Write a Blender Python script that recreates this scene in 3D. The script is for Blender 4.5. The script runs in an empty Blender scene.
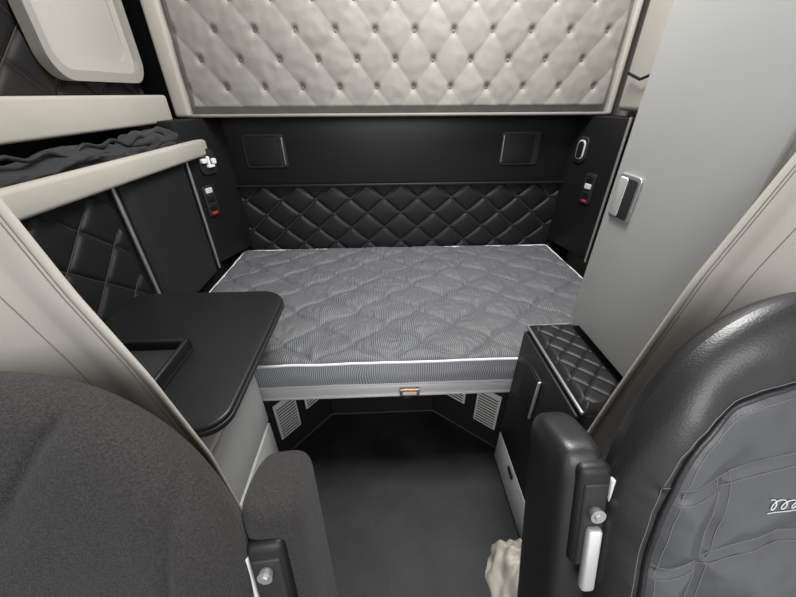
import bpy, bmesh, math, random
from mathutils import Vector, Matrix, noise
random.seed(3)
sc=bpy.context.scene
pi=math.pi
# ------------------------------------------------------------ materials
def mat(name,col,rough=.5,metal=0,bump=None,var=None,spec=.5,stripe=None,sheen=0,coat=0):
    m=bpy.data.materials.new(name);m.use_nodes=True
    nt=m.node_tree;N=nt.nodes;L=nt.links
    b=N['Principled BSDF']
    b.inputs['Base Color'].default_value=(*col,1);b.inputs['Roughness'].default_value=rough
    b.inputs['Metallic'].default_value=metal
    b.inputs['Specular IOR Level'].default_value=spec
    if sheen: b.inputs['Sheen Weight'].default_value=sheen
    if coat: b.inputs['Coat Weight'].default_value=coat;b.inputs['Coat Roughness'].default_value=.25
    tc=N.new('ShaderNodeTexCoord')
    if var:
        n=N.new('ShaderNodeTexNoise');n.inputs['Scale'].default_value=var[0];n.inputs['Detail'].default_value=6
        L.new(tc.outputs['Object'],n.inputs['Vector'])
        r=N.new('ShaderNodeValToRGB')
        r.color_ramp.elements[0].position=.35;r.color_ramp.elements[1].position=.65
        r.color_ramp.elements[0].color=(*[c*(1-var[1]) for c in col],1)
        r.color_ramp.elements[1].color=(*[min(1,c*(1+var[1])) for c in col],1)
        L.new(n.outputs['Fac'],r.inputs['Fac']);L.new(r.outputs['Color'],b.inputs['Base Color'])
    if bump:
        kind=bump[2] if len(bump)>2 else 'noise'
        if kind=='noise':
            n=N.new('ShaderNodeTexNoise');n.inputs['Scale'].default_value=bump[0];n.inputs['Detail'].default_value=3
        else:
            n=N.new('ShaderNodeTexVoronoi');n.inputs['Scale'].default_value=bump[0]
        L.new(tc.outputs['Object'],n.inputs['Vector'])
        bp=N.new('ShaderNodeBump');bp.inputs['Strength'].default_value=bump[1];bp.inputs['Distance'].default_value=.0012
        L.new(n.outputs[0],bp.inputs['Height']);L.new(bp.outputs['Normal'],b.inputs['Normal'])
    return m
M={}
M['beige']=mat('beige_vinyl',(.36,.338,.298),.75,bump=(400,.25),var=(6,.04),sheen=.1)
M['beigetuft']=mat('beige_tufted',(.20,.19,.168),.72,bump=(500,.3),var=(5,.06),sheen=.1)
M['button']=mat('tuft_button',(.12,.112,.098),.6)
M['curtain']=mat('curtain_vinyl',(.38,.358,.315),.75,bump=(350,.2),var=(5,.05))
M['grey']=mat('light_grey_laminate',(.43,.43,.42),.5,bump=(600,.12),var=(3,.03))
M['greyplastic']=mat('grey_plastic',(.52,.52,.52),.45,bump=(600,.1))
M['shade']=mat('window_shade_beige',(.38,.365,.335),.6)
M['frame']=mat('window_frame_beige',(.27,.26,.235),.55)
M['black']=mat('black_plastic',(.008,.008,.0085),.45,bump=(700,.15),spec=.35)
M['blackpanel']=mat('black_panel',(.008,.008,.009),.42,bump=(700,.1),spec=.35)
M['blackquilt']=mat('black_quilted_vinyl',(.008,.0076,.008),.50,bump=(500,.2),spec=.35)
M['darkgap']=mat('dark_recess',(.006,.006,.006),.8)
M['charcoal']=mat('charcoal_plastic',(.017,.017,.018),.5,bump=(600,.2),spec=.35)
M['rubber']=mat('rubber_floor',(.0085,.009,.0095),.55,bump=(160,.5),var=(7,.5),spec=.28)
M['silver']=mat('brushed_silver',(.72,.72,.72),.38,metal=.6)
M['rail']=mat('rail_paint',(.62,.62,.62),.4,metal=.1)
M['steel']=mat('steel',(.5,.5,.5),.35,metal=.8)
M['thread']=mat('thread_light',(.14,.135,.13),.8)
M['threadb']=mat('thread_beige',(.25,.235,.21),.8)
M['threadk']=mat('thread_dark_grey',(.07,.055,.05),.8)
M['threadw']=mat('thread_white',(.6,.6,.6),.7)
M['red']=mat('red_plastic',(.4,.02,.02),.4)
M['white']=mat('white_plastic',(.7,.7,.68),.4)
M['orange']=mat('label_orange',(.75,.2,.03),.6)
M['cloth']=mat('black_jacket_cloth',(.014,.014,.016),.85,bump=(220,.5),sheen=.08)
M['seatfab']=mat('grey_seat_fabric',(.027,.0255,.025),.95,bump=(560,.8,'vor'),var=(420,.32),sheen=.06,spec=.25)
M['leather']=mat('black_leather',(.013,.013,.014),.38,bump=(420,.12,'vor'),spec=.5)
M['leather_lit']=mat('grey_leather',(.058,.060,.065),.38,bump=(420,.12,'vor'),spec=.5)  # paler copy of the black leather; mostly reflected light painted into the colour
M['cream']=mat('cream_cloth',(.45,.42,.36),.85,bump=(120,.5),var=(14,.12))
M['piping']=mat('mattress_piping',(.58,.58,.58),.7)
def mattress_mat(name,lo,hi):
    m=bpy.data.materials.new(name);m.use_nodes=True
    nt=m.node_tree;N=nt.nodes;L=nt.links;b=N['Principled BSDF'];b.inputs['Roughness'].default_value=.6
    b.inputs['Specular IOR Level'].default_value=.35
    tc=N.new('ShaderNodeTexCoord')
    nz=N.new('ShaderNodeTexNoise');nz.inputs['Scale'].default_value=7;nz.inputs['Detail'].default_value=1
    L.new(tc.outputs['Object'],nz.inputs['Vector'])
    sub=N.new('ShaderNodeVectorMath');sub.operation='MULTIPLY_ADD'
    sub.inputs[1].default_value=(.05,.05,0)
    L.new(nz.outputs['Color'],sub.inputs[0]);L.new(tc.outputs['Object'],sub.inputs[2])
    w=N.new('ShaderNodeTexWave');w.wave_type='BANDS';w.bands_direction='X';w.inputs['Scale'].default_value=52
    L.new(sub.outputs[0],w.inputs['Vector'])
    r=N.new('ShaderNodeValToRGB');e=r.color_ramp.elements
    e[0].position=.3;e[0].color=(lo,lo*1.03,lo*1.10,1);e[1].position=.75;e[1].color=(hi,hi*1.02,hi*1.07,1)
    L.new(w.outputs['Fac'],r.inputs['Fac'])
    L.new(r.outputs[0],b.inputs['Base Color'])
    return m
M['mattress']=mattress_mat('mattress_ticking',.045,.155)
M['mattress_side']=mattress_mat('mattress_side_ticking',.18,.46)
# ------------------------------------------------------------ helpers
def link(ob,parent=None,m=None):
    sc.collection.objects.link(ob)
    if parent: ob.parent=parent
    if m: ob.data.materials.append(M[m] if isinstance(m,str) else m)
    return ob
def empty(name,loc=(0,0,0)):
    e=bpy.data.objects.new(name,None);e.empty_display_size=.05;sc.collection.objects.link(e);return e
def smooth(ob,ang=35):
    for p in ob.data.polygons:p.use_smooth=True
    try:
        ob.data.set_sharp_from_angle(angle=math.radians(ang))
    except Exception: pass
def box(name,x0,x1,y0,y1,z0,z1,m,bevel=.004,parent=None,mtx=None,seg=3):
    bm=bmesh.new();bmesh.ops.create_cube(bm,size=1)
    for v in bm.verts:
        v.co=Vector((x0+(v.co.x+.5)*(x1-x0),y0+(v.co.y+.5)*(y1-y0),z0+(v.co.z+.5)*(z1-z0)))
    if bevel: bmesh.ops.bevel(bm,geom=bm.edges[:]+bm.verts[:],offset=bevel,segments=seg,profile=.5,affect='EDGES',clamp_overlap=True)
    if mtx: bmesh.ops.transform(bm,matrix=mtx,verts=bm.verts)
    bmesh.ops.recalc_face_normals(bm,faces=bm.faces)
    me=bpy.data.meshes.new(name);bm.to_mesh(me);bm.free()
    ob=bpy.data.objects.new(name,me);link(ob,parent,m);smooth(ob);return ob
def grid(name,nu,nv,fn,m,parent=None,flip=False,closeu=False):
    vs=[];fs=[]
    for j in range(nv+1):
        for i in range(nu+1):
            vs.append(fn(i/nu,j/nv))
    for j in range(nv):
        for i in range(nu):
            a=j*(nu+1)+i;q=(a,a+1,a+nu+2,a+nu+1)
            fs.append(q[::-1] if flip else q)
    me=bpy.data.meshes.new(name);me.from_pydata([tuple(v) for v in vs],[],fs)
    for p in me.polygons:p.use_smooth=True
    ob=bpy.data.objects.new(name,me);link(ob,parent,m);return ob
def tube(name,pts,r,m,parent=None,cyclic=False,res=3):
    cu=bpy.data.curves.new(name,'CURVE');cu.dimensions='3D';cu.bevel_depth=r;cu.bevel_resolution=res
    sp=cu.splines.new('POLY');sp.points.add(len(pts)-1)
    for p,q in zip(sp.points,pts):p.co=(*q,1)
    sp.use_cyclic_u=cyclic
    cu.materials.append(M[m]);cu.use_fill_caps=True
    ob=bpy.data.objects.new(name,cu);sc.collection.objects.link(ob)
    if parent:ob.parent=parent
    return ob
def prism(name,outline,z0,z1,m,bevel=.004,parent=None,mtx=None):
    bm=bmesh.new();vs=[bm.verts.new((x,y,z0)) for x,y in outline]
    f=bm.faces.new(vs);r=bmesh.ops.extrude_face_region(bm,geom=[f])
    for v in [g for g in r['geom'] if isinstance(g,bmesh.types.BMVert)]:v.co.z=z1
    bmesh.ops.recalc_face_normals(bm,faces=bm.faces)
    if bevel:
        ed=[e for e in bm.edges if abs(e.verts[0].co.z-e.verts[1].co.z)<1e-6]
        bmesh.ops.bevel(bm,geom=ed,offset=bevel,segments=3,profile=.5,affect='EDGES')
    if mtx:bmesh.ops.transform(bm,matrix=mtx,verts=bm.verts)
    me=bpy.data.meshes.new(name);bm.to_mesh(me);bm.free()
    ob=bpy.data.objects.new(name,me);link(ob,parent,m);smooth(ob);return ob
def rrect(x0,x1,y0,y1,r,n=10):
    if not isinstance(r,(list,tuple)): r=[r]*4
    o=[]
    for (cx,cy,a0,rr) in ((x1-r[0],y1-r[0],0,r[0]),(x0+r[1],y1-r[1],90,r[1]),(x0+r[2],y0+r[2],180,r[2]),(x1-r[3],y0+r[3],270,r[3])):
        for i in range(n+1):
            a=math.radians(a0+90*i/n);o.append((cx+rr*math.cos(a),cy+rr*math.sin(a)))
    return o
def dia(u,v,p=.4): return abs(math.sin(pi*u)*math.sin(pi*v))**p
def near(u): return abs(u-round(u))
def frame(ox,oy,dx,dy):
    d=Vector((dx,dy,0)).normalized();n=Vector((d.y,-d.x,0))
    return Matrix(((d.x,n.x,0,ox),(d.y,n.y,0,oy),(0,0,1,0),(0,0,0,1)))
# ------------------------------------------------------------ shell
XL,XR,YB=-1.02,1.06,1.74
box('floor',XL,XR,-1.2,YB,-.04,0,'rubber',0)
box('wall_back',XL,XR,YB,YB+.04,0,2.3,'black',0)
box('ceiling',XL,XR,-.2,YB+.04,2.3,2.34,'beige',0)
box('wall_left',XL-.04,XL,-.3,YB,0,2.3,'black',0)
box('wall_right',XR,XR+.04,-.3,YB,0,2.3,'beige',0)
# ------------------------------------------------------------ back panels
bp=empty('headboard_panel')
box('smooth_panel',-.80,.935,1.675,1.735,.825,1.125,'blackpanel',.008,bp)
box('lip',-.82,.94,1.665,1.735,.815,.828,'black',.003,bp)
BM=Matrix(((1,0,0,0),(0,0,-1,1.675),(0,1,0,0),(0,0,0,1)))
for i,(x0,x1,z0,z1) in enumerate([(-.632,-.44,.905,1.05),(.552,.735,.905,1.05)]):
    prism('light_bezel_%d'%i,rrect(x0,x1,z0,z1,.012),0,.006,'charcoal',.003,bp,BM)
    xa=x0+.012;xb=x1-.03
    prism('light_lens_%d'%i,rrect(xa,xb,z0+.012,z1-.012,.01),.004,.010,'blackpanel',.003,bp,BM)
    sx=x1-.012 if i==0 else x0+.008
    box('light_edge_%d'%i,sx-.003,sx+.002,1.660,1.67,z0+.015,z1-.015,'steel',.002,bp)
qx,qz=.17,.15
def creased(u,v,wd=.055):
    a=near(u);b=near(v)
    return (1-math.exp(-(a/wd)**1.3))*(1-math.exp(-(b/wd)**1.3))
def fq(s,t):
    x=-.83+1.80*s;z=.45+.375*t
    u=x/qx+z/qz;v=x/qx-z/qz
    return (x,1.70-.007*creased(u,v)-.006*dia(u,v,.7)-.01,z)
grid('quilt_pad',420,110,fq,'blackquilt',bp)
def qlines(name,fpt,x0,x1,z0,z1,qx,qz,parent,m,r=.0009,nmax=40,ox=0,oz=0):
    k=0
    for sg in (1,-1):
        for n in range(-nmax,nmax):
            pts=[]
            for i in range(0,200):
                z=z0+(z1-z0)*i/199
                x=ox+qx*(n-sg*(z-oz)/qz)
                if x0<x<x1:pts.append(fpt(x,z))
            if len(pts)>3:
                tube('%s_%d'%(name,k),pts[::4]+[pts[-1]],r,m,parent,res=0);k+=1
qlines('stitch',lambda x,z:(x,1.6885,z),-.76,.93,.49,.812,qx,qz,bp,'threadk',r=.0013)
def dots(name,pts,r,m,parent,flat=(1,.5,1)):
    bm=bmesh.new()
    for p in pts:
        mt=Matrix.Translation(p)@Matrix.Diagonal((*flat,1))
        bmesh.ops.create_uvsphere(bm,u_segments=10,v_segments=6,radius=r,matrix=mt)
    me=bpy.data.meshes.new(name);bm.to_mesh(me);bm.free()
    for p in me.polygons:p.use_smooth=True
    return link(bpy.data.objects.new(name,me),parent,m)
pts=[]
for m_ in range(-30,30):
    for n_ in range(-30,30):
        x=qx*(m_+n_)/2;z=qz*(m_-n_)/2
        if -.76<x<.92 and .5<z<.81:pts.append((x,1.686,z))
dots('quilt_buttons',pts,.006,'charcoal',bp)
# padded upper bunk
ub=empty('tufted_upper_panel')
tx,tz=.148,.18
def ft(s,t):
    x=-.775+1.73*s;z=1.125+1.0*t
    u=(x+.017)/tx+(z-1.399)/tz;v=(x+.017)/tx-(z-1.399)/tz
    e=min(1,min(s,1-s)*60)*min(1,t*30)
    a,b=near(u),near(v)
    d2=(a*a+b*b)
    h=.022-.014*math.exp(-d2/.012)-.0014*math.exp(-(a/.045)**2)*math.exp(-b*4)-.0014*math.exp(-(b/.045)**2)*math.exp(-a*4)+.005*dia(u,v,1)
    h+=.0020*noise.noise(Vector((x*30,z*30,1)))+.002*noise.noise(Vector((x*9,z*9,4)))
    return (x,1.60-h*e-.004*e,z)
grid('tufting',480,280,ft,'beigetuft',ub)
pts=[]
for m_ in range(-30,30):
    for n_ in range(-30,30):
        x=-.017+tx*(m_+n_)/2;z=1.399+tz*(m_-n_)/2
        if -.75<x<.93 and 1.15<z<2.1:pts.append((x,1.588,z))
dots('buttons',pts,.0085,'button',ub)
box('bunk_board',-.79,.97,1.60,1.665,1.135,2.13,'beige',.01,ub)
box('edge_trim_a',-.835,-.775,1.565,1.64,1.12,2.13,'beige',.012,ub)
box('edge_trim_b',.952,.975,1.57,1.64,1.12,2.13,'beige',.008,ub)
box('edge_trim_bottom',-.795,.97,1.578,1.66,1.118,1.130,'beigetuft',.005,ub)
# ------------------------------------------------------------ left side
lp=empty('quilted_side_panel')
box('side_board',XL+.002,-.79,.46,1.735,.505,.985,'black',.004,lp)
box('side_board_low',XL+.002,-.79,.77,1.735,.0,.505,'black',.004,lp)
def fl(s,t):
    y=.48+.50*s;z=.51+.46*t
    u=y/.17+z/.15;v=y/.17-z/.15
    return (-.79+.002+.007*creased(u,v)+.005*dia(u,v,.7),y,z)
grid('side_quilt',130,110,fl,'blackquilt',lp)
qlines('side_stitch',lambda y,z:(-.7862,y,z),.49,.97,.52,.96,.17,.15,lp,'threadk')
def fl2(s,t):
    y=1.05+.37*s;z=.51+.46*t
    e=min(1,min(s,1-s)*12)
    return (-.79+.02*(max(0,e))**.5,y,z)
grid('side_pad',30,10,fl2,'charcoal',lp)
for i,y in enumerate((1.01,1.435)):
    tube('trim_%d'%i,[(-.777,y,.51),(-.777,y,.98)],.006,'steel',lp)
def column(e,p0,p1,back):
    pr=[p0,p1,(p1[0],YB-.005),(back,YB-.005),(back,p0[1])]
    prism('column_body',pr,.52,1.115,'black',.004,e)
    return e
cl=column(lp,(-.79,1.44),(-.70,1.675),-.85)
Fm=frame(-.79,1.44,.09,.235)
def onface(e,Fm,s,z,w,h,m,n,dep=.008,r=.008,lift=0):
    mt=Fm@Matrix(((1,0,0,s),(0,0,1,lift),(0,1,0,z),(0,0,0,1)))
    return prism(n,rrect(-w/2,w/2,-h/2,h/2,r),0,dep,m,.002,e,mt)
onface(cl,Fm,.11,.955,.09,.10,'charcoal','switch_plate',r=.03)
onface(cl,Fm,.11,.955,.012,.045,'white','white_stem',.016,r=.005)
onface(cl,Fm,.085,.962,.028,.018,'white','white_clip_a',.02,r=.006)
onface(cl,Fm,.137,.955,.020,.022,'white','white_clip_b',.018,r=.006)
onface(cl,Fm,.115,.938,.035,.010,'white','white_clip_c',.02,r=.004)
onface(cl,Fm,.07,.80,.06,.13,'charcoal','switch_bank',r=.01)
for k in range(3): onface(cl,Fm,.07,.845-.035*k,.035,.022,'greyplastic' if k==0 else 'black','switch_%d'%k,.013,r=.004)
onface(cl,Fm,.07,.748,.028,.012,'red','red_switch',.013,r=.003)
rp=empty('padded_side_panel')
cr=column(rp,(.95,1.40),(.885,1.675),1.04)
Fm=frame(.885,1.675,.065,-.275)
onface(cr,Fm,.08,.98,.07,.11,'charcoal','switch_plate',r=.03)
onface(cr,Fm,.08,.98,.045,.08,'greyplastic','dial',.012,r=.02)
onface(cr,Fm,.08,.98,.035,.07,'black','dial_core',.015,r=.016)
onface(cr,Fm,.18,.83,.06,.13,'charcoal','switch_bank',r=.01)
for k in range(3): onface(cr,Fm,.18,.875-.035*k,.035,.022,'greyplastic' if k==1 else 'black','switch_%d'%k,.013,r=.004)
onface(cr,Fm,.18,.775,.028,.010,'red','red_switch',.013,r=.003)
box('side_board',.955,XR-.002,.78,1.395,0,1.13,'black',.01,rp)
def fr(s,t):
    y=.80+.58*s;z=.52+.59*t
    return (.955-.02*(min(1,min(s,1-s)*10))**.5,y,z)
grid('side_pad',30,10,fr,'charcoal',rp,flip=True)
tube('trim_0',[(.94,1.385,.52),(.94,1.385,1.12)],.006,'steel',rp)  # added pale strip imitating the glossy reflection down the rounded pillar
box('upper_side_pad',.98,XR-.002,.78,1.56,1.135,2.2,'beige',.02,rp)
box('strap_hook',.955,.98,1.33,1.37,1.24,1.27,'black',.004,rp)
tube('strap',[(.965,1.36,1.26),(.95,1.42,1.24),(.95,1.5,1.262)],.005,'black',rp)
# shelf
sh=empty('wall_shelf')
box('fascia',-.775,-.742,.30,1.64,.978,1.042,'beige',.012,sh)
box('shelf_deck',XL+.002,-.76,.30,1.735,.99,1.02,'black',.003,sh)
box('overhead_rail',XL+.002,-.84,.30,1.56,1.105,1.198,'beige',.01,sh)
uw=empty('window_surround')
def fu(s,t):
    y=.37+1.19*s;z=1.20+.95*t
    u=y/.19+z/.17;v=y/.19-z/.17
    return (-.93+.007*creased(u,v)+.005*dia(u,v,.7),y,z)
grid('quilt',170,130,fu,'blackquilt',uw)
qlines('surround_stitch',lambda y,z:(-.9265,y,z),.38,1.54,1.21,2.1,.19,.17,uw,'threadk')
Wm=Matrix(((0,0,1,-.912),(1,0,0,0),(0,1,0,0),(0,0,0,1)))
wn=empty('window_1')
def ring(name,o,i,z0,z1,m,parent,mtx):
    vs=[];n=len(o);fs=[]
    for lst,z in ((o,z0),(o,z1),(i,z1),(i,z0)):
        for x,y in lst:vs.append(tuple(mtx@Vector((x,y,z))))
    for k in range(3):
        for a in range(n):
            b=(a+1)%n;fs.append((k*n+a,k*n+b,(k+1)*n+b,(k+1)*n+a))
    me=bpy.data.meshes.new(name);me.from_pydata(vs,[],fs);ob=bpy.data.objects.new(name,me);link(ob,parent,m)
    bm=bmesh.new();bm.from_mesh(me);bmesh.ops.recalc_face_normals(bm,faces=bm.faces);bm.to_mesh(me);bm.free()
    smooth(ob,50);return ob
ring('window_frame',rrect(1.125,1.545,1.235,1.95,.07),rrect(1.15,1.52,1.262,1.91,.05),-.003,.03,'frame',wn,Wm)
ring('window_liner',rrect(1.145,1.525,1.257,1.915,.055),rrect(1.18,1.49,1.295,1.88,.045),-.003,.015,'shade',wn,Wm)
prism('window_shade',rrect(1.16,1.51,1.28,1.89,.045),-.003,.008,'shade',.002,wn,Wm)
# jacket on shelf
jk=empty('folded_jacket')
def fj(s,t):
    y=.70+.86*s;a=2*pi*t
    env=max(0,1-abs(2*s-1)**6)**.5
    n1=noise.noise(Vector((y*9,math.cos(a)*1.3,math.sin(a)*1.3)))
    n2=noise.noise(Vector((y*26,math.cos(a)*3,math.sin(a)*3)))
    r=1+.35*n1+.18*n2
    return (-.835+.048*math.cos(a)*r*env,y,max(1.023,1.044+.030*math.sin(a)*r*env+.010*math.sin(y*14)*env))
grid('body',160,48,fj,'cloth',jk)
def fj2(s,t):
    y=1.18+.38*s;a=2*pi*t
    env=max(0,1-abs(2*s-1)**4)**.5
    r=1+.4*noise.noise(Vector((y*16,math.cos(a)*2+5,math.sin(a)*2)))
    return (-.83+.045*math.cos(a)*r*env,y,max(1.023,1.058+.034*math.sin(a)*r*env))
grid('sleeve',90,40,fj2,'cloth',jk)
tube('strap',[(-.80,.75+.02*i,1.077+.008*math.sin(i*1.1)+.005*math.sin(i*.5)) for i in range(36)],.005,'charcoal',jk)
# ------------------------------------------------------------ desk
dk=empty('fold_out_desk')
prism('top',rrect(-.735,-.295,.390,.875,(.075,.03,.02,.05)),.672,.70,'blackpanel',.006,dk)
prism('edge_band',rrect(-.737,-.293,.388,.877,(.076,.03,.02,.05)),.678,.690,'charcoal',.002,dk)
box('support',-.735,-.50,.50,.74,.502,.672,'black',.01,dk)
tb=empty('desk_organizer')
box('tray_base',-.70,-.445,.43,.61,.701,.712,'charcoal',.004,tb)
for n_,a in (('rim_a',(-.70,-.445,.598,.61)),('rim_b',(-.70,-.445,.43,.442)),('rim_c',(-.457,-.445,.43,.61)),('rim_d',(-.70,-.688,.43,.61))):
    box(n_,*a,.705,.735,'black',.005,tb)
lc=empty('storage_cabinet')
box('carcass',-.785,-.415,.41,.762,.0,.50,'greyplastic',.006,lc)
box('drawer_front_upper',-.416,-.405,.42,.755,.27,.49,'greyplastic',.004,lc)
box('drawer_front_lower',-.416,-.405,.42,.755,.03,.255,'greyplastic',.004,lc)
# ------------------------------------------------------------ bed
bd=empty('mattress')
bx0,bx1,by0,by1,bz0,bz1=-.735,.872,.770,1.655,.398,.492
def ftop(s,t):
    x=bx0+(bx1-bx0)*s;y=by0+(by1-by0)*t
    ed=min(s*(bx1-bx0),(1-s)*(bx1-bx0),t*(by1-by0),(1-t)*(by1-by0))
    e=min(1,ed/.05);e=math.sqrt(max(0,1-(1-e)**2))
    px=x+.016*noise.noise(Vector((x*6,y*6,3)));py=y+.016*noise.noise(Vector((x*6,y*6,9)))
    u=px/.23+py/.19+.045*math.sin(2*pi*(px/.23-py/.19));v=px/.23-py/.19+.045*math.sin(2*pi*(px/.23+py/.19))
    q=.6*creased(u,v,.05)+.4*dia(u,v,.8)
    wv=.009*noise.noise(Vector((x*6,y*6,2)))+.004*noise.noise(Vector((x*20,y*16,5)))+.0055*abs(noise.noise(Vector((x*36,y*28,5))))
    return (x,y,bz1+e*(.002+.013*q+wv)+.008*math.sin(pi*s)*e)
grid('top',480,300,ftop,'mattress',bd)
def side(name,pa,pb,nx,ny):
    def f(s,t):
        b=.008*math.sin(pi*t)+.003*noise.noise(Vector((s*18,t*2,1)))
        return (pa[0]+(pb[0]-pa[0])*s+nx*b,pa[1]+(pb[1]-pa[1])*s+ny*b,bz0+(bz1-bz0)*t)
    grid(name,120,12,f,'mattress_side',bd)
side('front',(bx0,by0),(bx1,by0),0,-1);side('right',(bx1,by0),(bx1,by1),1,0)
side('back',(bx1,by1),(bx0,by1),0,1);side('left',(bx0,by1),(bx0,by0),-1,0)
def perd(z):
    P=[(x,y,z) for x,y in rrect(bx0-.002,bx1+.002,by0-.002,by1+.002,.02,5)];o=[]
    for i,p in enumerate(P):
        q=P[(i+1)%len(P)];n=max(1,int((Vector(q)-Vector(p)).length/.02))
        for k in range(n):
            w=Vector(p).lerp(Vector(q),k/n);w.z+=.0025*noise.noise(w*12);o.append(tuple(w))
    return o
tube('piping_top',perd(bz1+.001),.0048,'piping',bd,True);tube('piping_bottom',perd(bz0+.004),.004,'piping',bd,True)
bf=empty('bed_frame')
box('front_rail',-.785,.95,.770,.79,.352,.392,'rail',.006,bf)
box('front_rail_lip',-.785,.95,.764,.785,.346,.356,'rail',.003,bf)
box('deck',-.785,.95,.79,1.70,.375,.393,'black',.003,bf)
box('latch_plate',.035,.10,.756,.771,.355,.385,'steel',.003,bf)
box('latch_label',.045,.09,.753,.757,.376,.386,'orange',.001,bf)
box('latch_label_text',.045,.09,.752,.756,.364,.376,'white',.001,bf)
box('latch_tongue',.045,.075,.758,.775,.325,.35,'black',.003,bf)
bb=empty('vented_bed_base')
def wallpanel(n,p,q,m='charcoal'):
    Fp=frame(p[0],p[1],q[0]-p[0],q[1]-p[1]);L=(Vector(q)-Vector(p)).length
    box(n,0,L,-.02,0,0,.345,m,.003,bb,Fp);return Fp,L
PL=[(-.425,.775),(-.252,.985),(.192,.985),(.425,.785)]
FA,LA=wallpanel('panel_left',PL[0],PL[1])
FB,LB=wallpanel('panel_mid',PL[1],PL[2],'charcoal')
FC,LC=wallpanel('panel_right',PL[2],PL[3])
def vent(n,Fp,s0,s1,z0,z1):
    box(n+'_plate',s0,s1,-.0,.006,z0,z1,'white',.003,bb,Fp)
    k=int((z1-z0-.016)/.014)
    for i in range(k):
        z=z0+.012+i*.014
        box(n+'_slot_%d'%i,s0+.008,s1-.008,.004,.0075,z,z+.0045,'darkgap',.0005,bb,Fp,seg=1)
vent('vent_a',FA,.03,.12,.10,.28);vent('vent_b',FA,.155,.25,.15,.28)
vent('vent_c',FC,LC-.12,LC-.03,.10,.28);vent('vent_d',FC,LC-.26,LC-.165,.15,.28)
tube('kick_trim',[(*p,.006) for p in PL],.006,'charcoal',bb)
# ------------------------------------------------------------ right base cabinet
rc_=empty('padded_top_cabinet')
box('carcass',.408,.95,.445,.762,.0,.625,'charcoal',.008,rc_)
def fc(s,t):
    x=.408+.125*s;y=.447+.313*t
    u=x/.06+y/.06;v=x/.06-y/.06
    e=min(1,min(s,1-s)*8,min(t,1-t)*16);e=max(0,e)**.5
    return (x,y,.62+.018*e+.003*creased(u,v,.09)*e)
grid('quilted_top',130,220,fc,'blackquilt',rc_)
tube('top_trim',[(.405,.45,.626),(.405,.758,.626),(.53,.762,.626)],.004,'steel',rc_)
box('upper_face',.398,.41,.455,.758,.17,.61,'charcoal',.004,rc_)
box('cubby_frame',.393,.402,.60,.70,.42,.56,'black',.004,rc_)
box('cubby_recess',.391,.403,.605,.695,.425,.555,'darkgap',.003,rc_)
box('cubby_pull',.388,.396,.60,.606,.42,.56,'silver',.002,rc_)
box('drawer_front',.398,.41,.455,.758,.012,.155,'greyplastic',.004,rc_)
box('drawer_front_gap',.4,.409,.455,.758,.155,.17,'darkgap',0,rc_)
box('drawer_latch',.393,.40,.60,.64,.115,.135,'black',.003,rc_)
wd=empty('wardrobe_cabinet')
box('body',.533,1.05,.445,.767,.645,2.25,'grey',.006,wd)
box('door_panel',.525,.535,.45,.762,.655,2.2,'grey',.003,wd)
Hm=Matrix(((0,0,-1,.525),(1,0,0,0),(0,1,0,0),(0,0,0,1)))
prism('latch_bezel',rrect(.672,.742,.955,1.052,.01),0,.005,'steel',.002,wd,Hm)
prism('latch_cup',rrect(.679,.720,.962,1.045,.006),.003,.0065,'darkgap',.001,wd,Hm)
prism('latch_paddle',rrect(.708,.738,.962,1.045,.006),.003,.008,'silver',.003,wd,Hm)
# ------------------------------------------------------------ curtains
def curtain(name,sgn,pts,Y):
    e=empty(name)
    def edge(z):
        if z<=pts[0][1]:return pts[0][0]
        for (xa,za),(xb,zb) in zip(pts,pts[1:]):
            if z<=zb:return xa+(xb-xa)*(z-za)/(zb-za)
        return pts[-1][0]
    def P(s,t,off=0):
        z=.30+1.85*t
        x0=edge(z)
        x=x0+sgn*s*.42
        y=Y-.013*math.sin(s*15+z*1.6)*min(1,s*5)-.01*s-off
        y-=.012*math.exp(-(s*42)**2)
        return (x,y,z)
    grid('cloth',90,70,P,'curtain',e,flip=(sgn<0))
    for k,s in enumerate((.045,.06)):
        tube('hem_stitch_%d'%k,[P(s,j/80,.001) for j in range(81)],.0006,'threadb',e,res=1)
    for k,s in enumerate((.26,)):
        tube('seam_stitch_%d'%k,[P(s,j/80,.001) for j in range(81)],.0006,'threadb',e,res=1)
    tube('hem_roll',[P(0,j/80) for j in range(81)],.004,'curtain',e)
    return e
curtain('privacy_curtain',-1,[(-.29,.30),(-.304,.684),(-.335,.869),(-.367,1.001),(-.387,1.119),(-.43,1.5),(-.50,2.15)],.362)
curtain('privacy_curtain',1,[(.36,.30),(.417,.714),(.456,.96),(.505,1.14),(.60,1.5),(.70,2.15)],.425)
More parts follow.
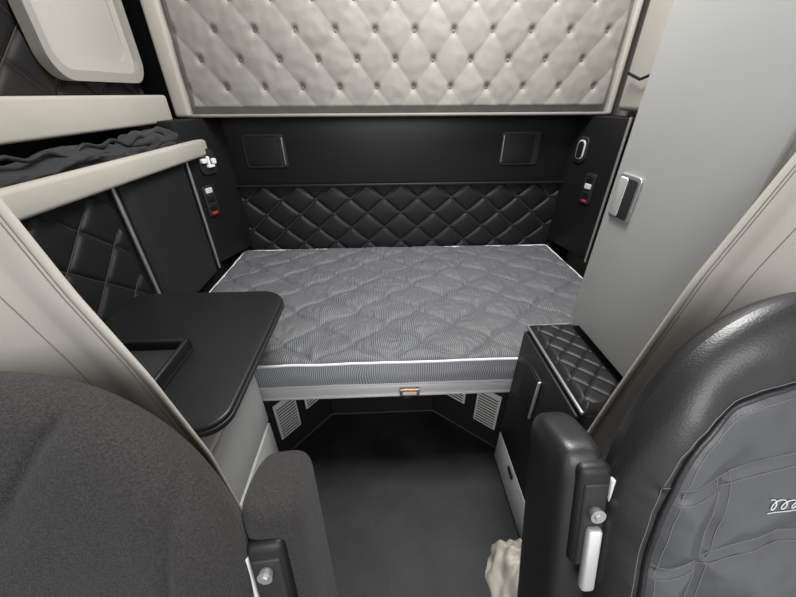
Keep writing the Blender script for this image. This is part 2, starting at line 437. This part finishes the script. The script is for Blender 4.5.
# ------------------------------------------------------------ seats
def inpoly(x,y,P):
    c=False;j=len(P)-1
    for i in range(len(P)):
        if (P[i][1]>y)!=(P[j][1]>y) and x<(P[j][0]-P[i][0])*(y-P[i][1])/(P[j][1]-P[i][1])+P[i][0]:c=not c
        j=i
    return c
def plane(z):return .285-.29*(1.05-z)
def seat(name,cx,hw,ztop,zc,p,m,seams,zb=.42,grooved=.007,thread=None,wr=.006,wf=8,bol=.022,inner=None):
    e=empty(name)
    def w(z):
        k=max(0,(z-zc)/(ztop-zc));return max(0,1-k**p)**(1/p)
    def dseg(x,z,a,b):
        ax,az=a;bx,bz=b;dx,dz=bx-ax,bz-az;L=dx*dx+dz*dz
        t=max(0,min(1,((x-ax)*dx+(z-az)*dz)/L));return math.hypot(x-ax-t*dx,z-az-t*dz)
    def surf(x,z,front=True):
        ww=max(1e-4,hw*w(z));s=max(-1,min(1,(x-cx)/ww))
        k=max(0,(z-zc)/(ztop-zc))
        ef=max(0,1-abs(s)**4)**(1/2.2);g=max(0,1-k**4)**.5
        d=.052*ef*g
        y=plane(z)
        if front:
            xs=abs((x-cx)/hw)
            y-=d+ bol*math.exp(-((xs-.80)/.16)**2)*ef*g+wr*g*ef*noise.noise(Vector((x*wf,z*wf,cx)))+wr*.4*g*ef*noise.noise(Vector((x*wf*3,z*wf*3,cx)))
            gd=1
            for pl in seams:
                for a,b in zip(pl,pl[1:]):gd=min(gd,dseg(x,z,a,b))
            y+=grooved*.7*math.exp(-(gd/.006)**2)*ef*g
            y+=grooved*.9*math.exp(-(gd/.022)**2)*ef*g
            if inner:
                y+=.0012*math.exp(-gd/.03)*noise.noise(Vector((x*55,z*55,2)))*ef*g
        else: y+=d*.9
        return y
    def F(front):
        def f(s_,t_):
            tt=math.sin(t_*pi/2)
            z=zb+(ztop-zb)*tt
            s=math.sin((s_*2-1)*pi/2)*.5+(s_*2-1)*.5
            x=cx+hw*w(z)*s
            return (x,surf(x,z,front),z)
        return f
    fo=grid('backrest_front',210,240,F(True),m,e)
    if inner:
        fo.data.materials.append(M[inner])
        for pg in fo.data.polygons:
            if inpoly(pg.center.x,pg.center.z,seams[0]):pg.material_index=1
        tube('panel_piping',[(x,surf(x,z)-.0005,z) for x,z in smoothpl(seams[0],2)],.0035,m,e)
    grid('backrest_rear',60,60,F(False),m,e,flip=True)
    def cu(s,t):
        a=2*pi*t;x=cx+hw*(2*s-1);ev=max(0,1-abs(2*s-1)**6)**.5
        return (x,-.16+.29*ev*math.copysign(abs(math.cos(a))**.6,math.cos(a)),.40+.07*ev*math.copysign(abs(math.sin(a))**.7,math.sin(a)))
    grid('cushion',50,48,cu,m,e)
    box('pedestal',cx-.17,cx+.17,-.33,.08,.0,.335,'black',.02,e)
    box('bracket',cx-.13,cx+.13,.06,.16,.25,.45,'black',.015,e)
    if thread:
        k=0
        for pl in seams:
            for off in (-.008,.008):
                pts=[]
                for a,b in zip(pl,pl[1:]):
                    va,vb=Vector(a),Vector(b);L=(vb-va).length;n=max(1,int(L/.008))
                    nn=Vector((-(vb-va).y,(vb-va).x)).normalized()*off
                    for i in range(n):
                        q=va.lerp(vb,i/n)+nn;pts.append((q.x,surf(q.x,q.y)-.0002,q.y))
                tube('stitch_%d'%k,pts,.0005,thread,e,res=1);k+=1
    return e,surf
def smoothpl(pl,n=3):
    for _ in range(n):
        o=[pl[0]]
        for a,b in zip(pl,pl[1:]):
            o+=[(a[0]*.75+b[0]*.25,a[1]*.75+b[1]*.25),(a[0]*.25+b[0]*.75,a[1]*.25+b[1]*.75)]
        o.append(pl[-1]);pl=o
    return pl
c=-.425
sm=[smoothpl([(c+.185,.45),(c+.18,.75),(c+.205,.86),(c+.20,.885)]),smoothpl([(c-.185,.45),(c-.18,.75),(c-.205,.86),(c-.20,.885)]),
    smoothpl([(c+.115,.945),(c+.075,.90),(c+.02,.815),(c-.075,.90),(c-.115,.945)]),
    smoothpl([(c-.18,.70),(c+.02,.72),(c+.12,.70),(c+.18,.69)])]
seat('truck_seat',c,.255,.962,.68,2.1,'seatfab',sm,grooved=.011)
sm=[smoothpl([(.292,.45),(.290,.624),(.288,.845),(.335,.925),(.446,.958),(.52,.958),(.63,.925),(.67,.845),(.67,.45)],2),
    smoothpl([(.290,.835),(.356,.855),(.48,.888),(.60,.855),(.668,.835)]),
    smoothpl([(.290,.735),(.356,.75),(.48,.775),(.60,.75),(.668,.735)]),
    smoothpl([(.352,.855),(.348,.7),(.35,.45)])]
ps,surfR=seat('truck_seat',.485,.232,1.025,.73,2.3,'leather',sm,thread='thread',wr=.008,wf=9,inner='leather_lit')
pts=[]
for i in range(110):
    t=i/109;x=.405+.055*t+.0045*math.sin(t*34);z=.822+.007*math.sin(t*34+1.2)*(1-.5*t)+.006*t
    pts.append((x,surfR(x,z)-.0008,z))
tube('embroidery',pts,.0006,'threadw',ps,res=1)
pts=[(.405+.05*t,surfR(.405+.05*t,.812+.008*t)-.0008,.812+.008*t) for t in [i/20 for i in range(21)]]
tube('embroidery_tail',pts,.0005,'threadw',ps,res=1)
# ------------------------------------------------------------ armrests (raised)
def armrest(name,top,bot,w,d,m,hx,h0,h1,bolt,sd):
    e=empty(name)
    T=Vector(top);B=Vector(bot);ax=(T-B);L=ax.length;zc=ax.normalized()
    xc=Vector((1,0,0));yc=zc.cross(xc).normalized();xc=yc.cross(zc)
    mt=Matrix(((xc.x,yc.x,zc.x,B.x),(xc.y,yc.y,zc.y,B.y),(xc.z,yc.z,zc.z,B.z),(0,0,0,1)))
    kz=.88
    def f(s,t):
        a=2*pi*s
        cx_=math.copysign(abs(math.cos(a))**.55,math.cos(a));cy=math.copysign(abs(math.sin(a))**.6,math.sin(a))
        if t<.5: zz=t/.5*kz*L;q=1
        else:
            th=(t-.5)/.5*pi/2;zz=L*(kz+(1-kz)*math.sin(th)**.8);q=max(0,math.cos(th))**.45
        if t>=.9999:q=0
        return tuple(mt@Vector((cx_*w/2*q,cy*d/2*q,zz)))
    grid('pad',60,80,f,m,e)
    x0,x1=hx;x0*=w;x1*=w
    box('hinge_shell',x0,x1,-d*.58,-d*.20,h0*L,h1*L,'black',.010,e,mt)
    box('hinge_channel',x0+.006,x1-.006,-d*.60,-d*.5,h0*L+.004,h1*L-.02,'charcoal',.004,e,mt)
    cx_=(x0+x1)/2
    box('hinge_bar',cx_-.008,cx_+.010,-d*.68,-d*.56,h0*L-.03,h0*L+(h1-h0)*L*.45,'silver',.005,e,mt)
    mt2=mt@Matrix.Translation((cx_,-d*.62,L*bolt))
    bm=bmesh.new();bmesh.ops.create_cone(bm,cap_ends=True,segments=24,radius1=.007,radius2=.009,depth=.012,matrix=mt2@Matrix.Rotation(pi/2,4,'X'))
    bmesh.ops.create_cone(bm,cap_ends=True,segments=6,radius1=.004,radius2=.005,depth=.018,matrix=mt2@Matrix.Rotation(pi/2,4,'X'))
    me=bpy.data.meshes.new('hinge_bolt');bm.to_mesh(me);bm.free();ob=bpy.data.objects.new('hinge_bolt',me);link(ob,e,'steel');smooth(ob)
    box('hinge_rail',(x1-.005 if sd>0 else x0-.003),(x1+.003 if sd>0 else x0+.005),-d*.60,-d*.25,h0*L+.01,h1*L-.015,'greyplastic',.002,e,mt)
    return e,mt
armrest('fold_up_armrest',(-.152,.262,.775),(-.128,.175,.48),.078,.11,'seatfab',(-.40,.22),.25,.84,.72,-1)
armrest('fold_up_armrest',(.233,.275,.826),(.236,.165,.48),.064,.105,'leather',(-.22,.44),.56,.96,.80,1)
# cream bag on floor
cbg=empty('canvas_bag')
def fb(s,t):
    a=2*pi*s;h=.16*t
    r=(1-t**1.2)**.7 if t<1 else 0
    n=1+.28*noise.noise(Vector((math.cos(a)*2,math.sin(a)*2,t*4)))
    return (.325+.056*math.cos(a)*r*n+.035*t,.365+.10*math.sin(a)*r*n+.02*t,.002+h*n)
grid('sack',60,40,fb,'cream',cbg)
# ------------------------------------------------------------ lights
w=bpy.data.worlds.new('World');sc.world=w;w.use_nodes=True
bg=w.node_tree.nodes['Background'];bg.inputs['Color'].default_value=(.98,.99,1,1);bg.inputs['Strength'].default_value=1.2
def area(n,loc,tgt,sx,sy,e,col=(1,1,1)):
    l=bpy.data.lights.new(n,'AREA');l.shape='RECTANGLE';l.size=sx;l.size_y=sy;l.energy=e;l.color=col
    o=bpy.data.objects.new(n,l);o.location=loc;o.rotation_euler=(Vector(tgt)-Vector(loc)).to_track_quat('-Z','Y').to_euler();sc.collection.objects.link(o)
area('windshield_daylight',(.1,-1.2,2.0),(.1,1.2,.4),1.6,.9,31,(.99,.995,1))
area('skylight_daylight',(.28,.92,2.26),(.28,1.0,0),.7,.5,50,(1,.997,.985))
# ------------------------------------------------------------ camera
cam=bpy.data.cameras.new('camera');co=bpy.data.objects.new('camera',cam);sc.collection.objects.link(co)
cam.sensor_width=36;cam.lens=332.27*36/796;cam.clip_start=.01
def R(a,b_,c_):
    y,p,r=[math.radians(v) for v in (a,b_,c_)]
    f=Vector((math.sin(y)*math.cos(p),math.cos(y)*math.cos(p),-math.sin(p)))
    r0=Vector((math.cos(y),-math.sin(y),0));u0=r0.cross(f)
    rr=r0*math.cos(r)-u0*math.sin(r);uu=u0*math.cos(r)+r0*math.sin(r)
    return Matrix(((rr.x,uu.x,-f.x,0),(rr.y,uu.y,-f.y,0),(rr.z,uu.z,-f.z,1.2),(0,0,0,1)))
co.matrix_world=R(2.33,31.7,.257)
sc.camera=co
sc.view_settings.view_transform='Standard'
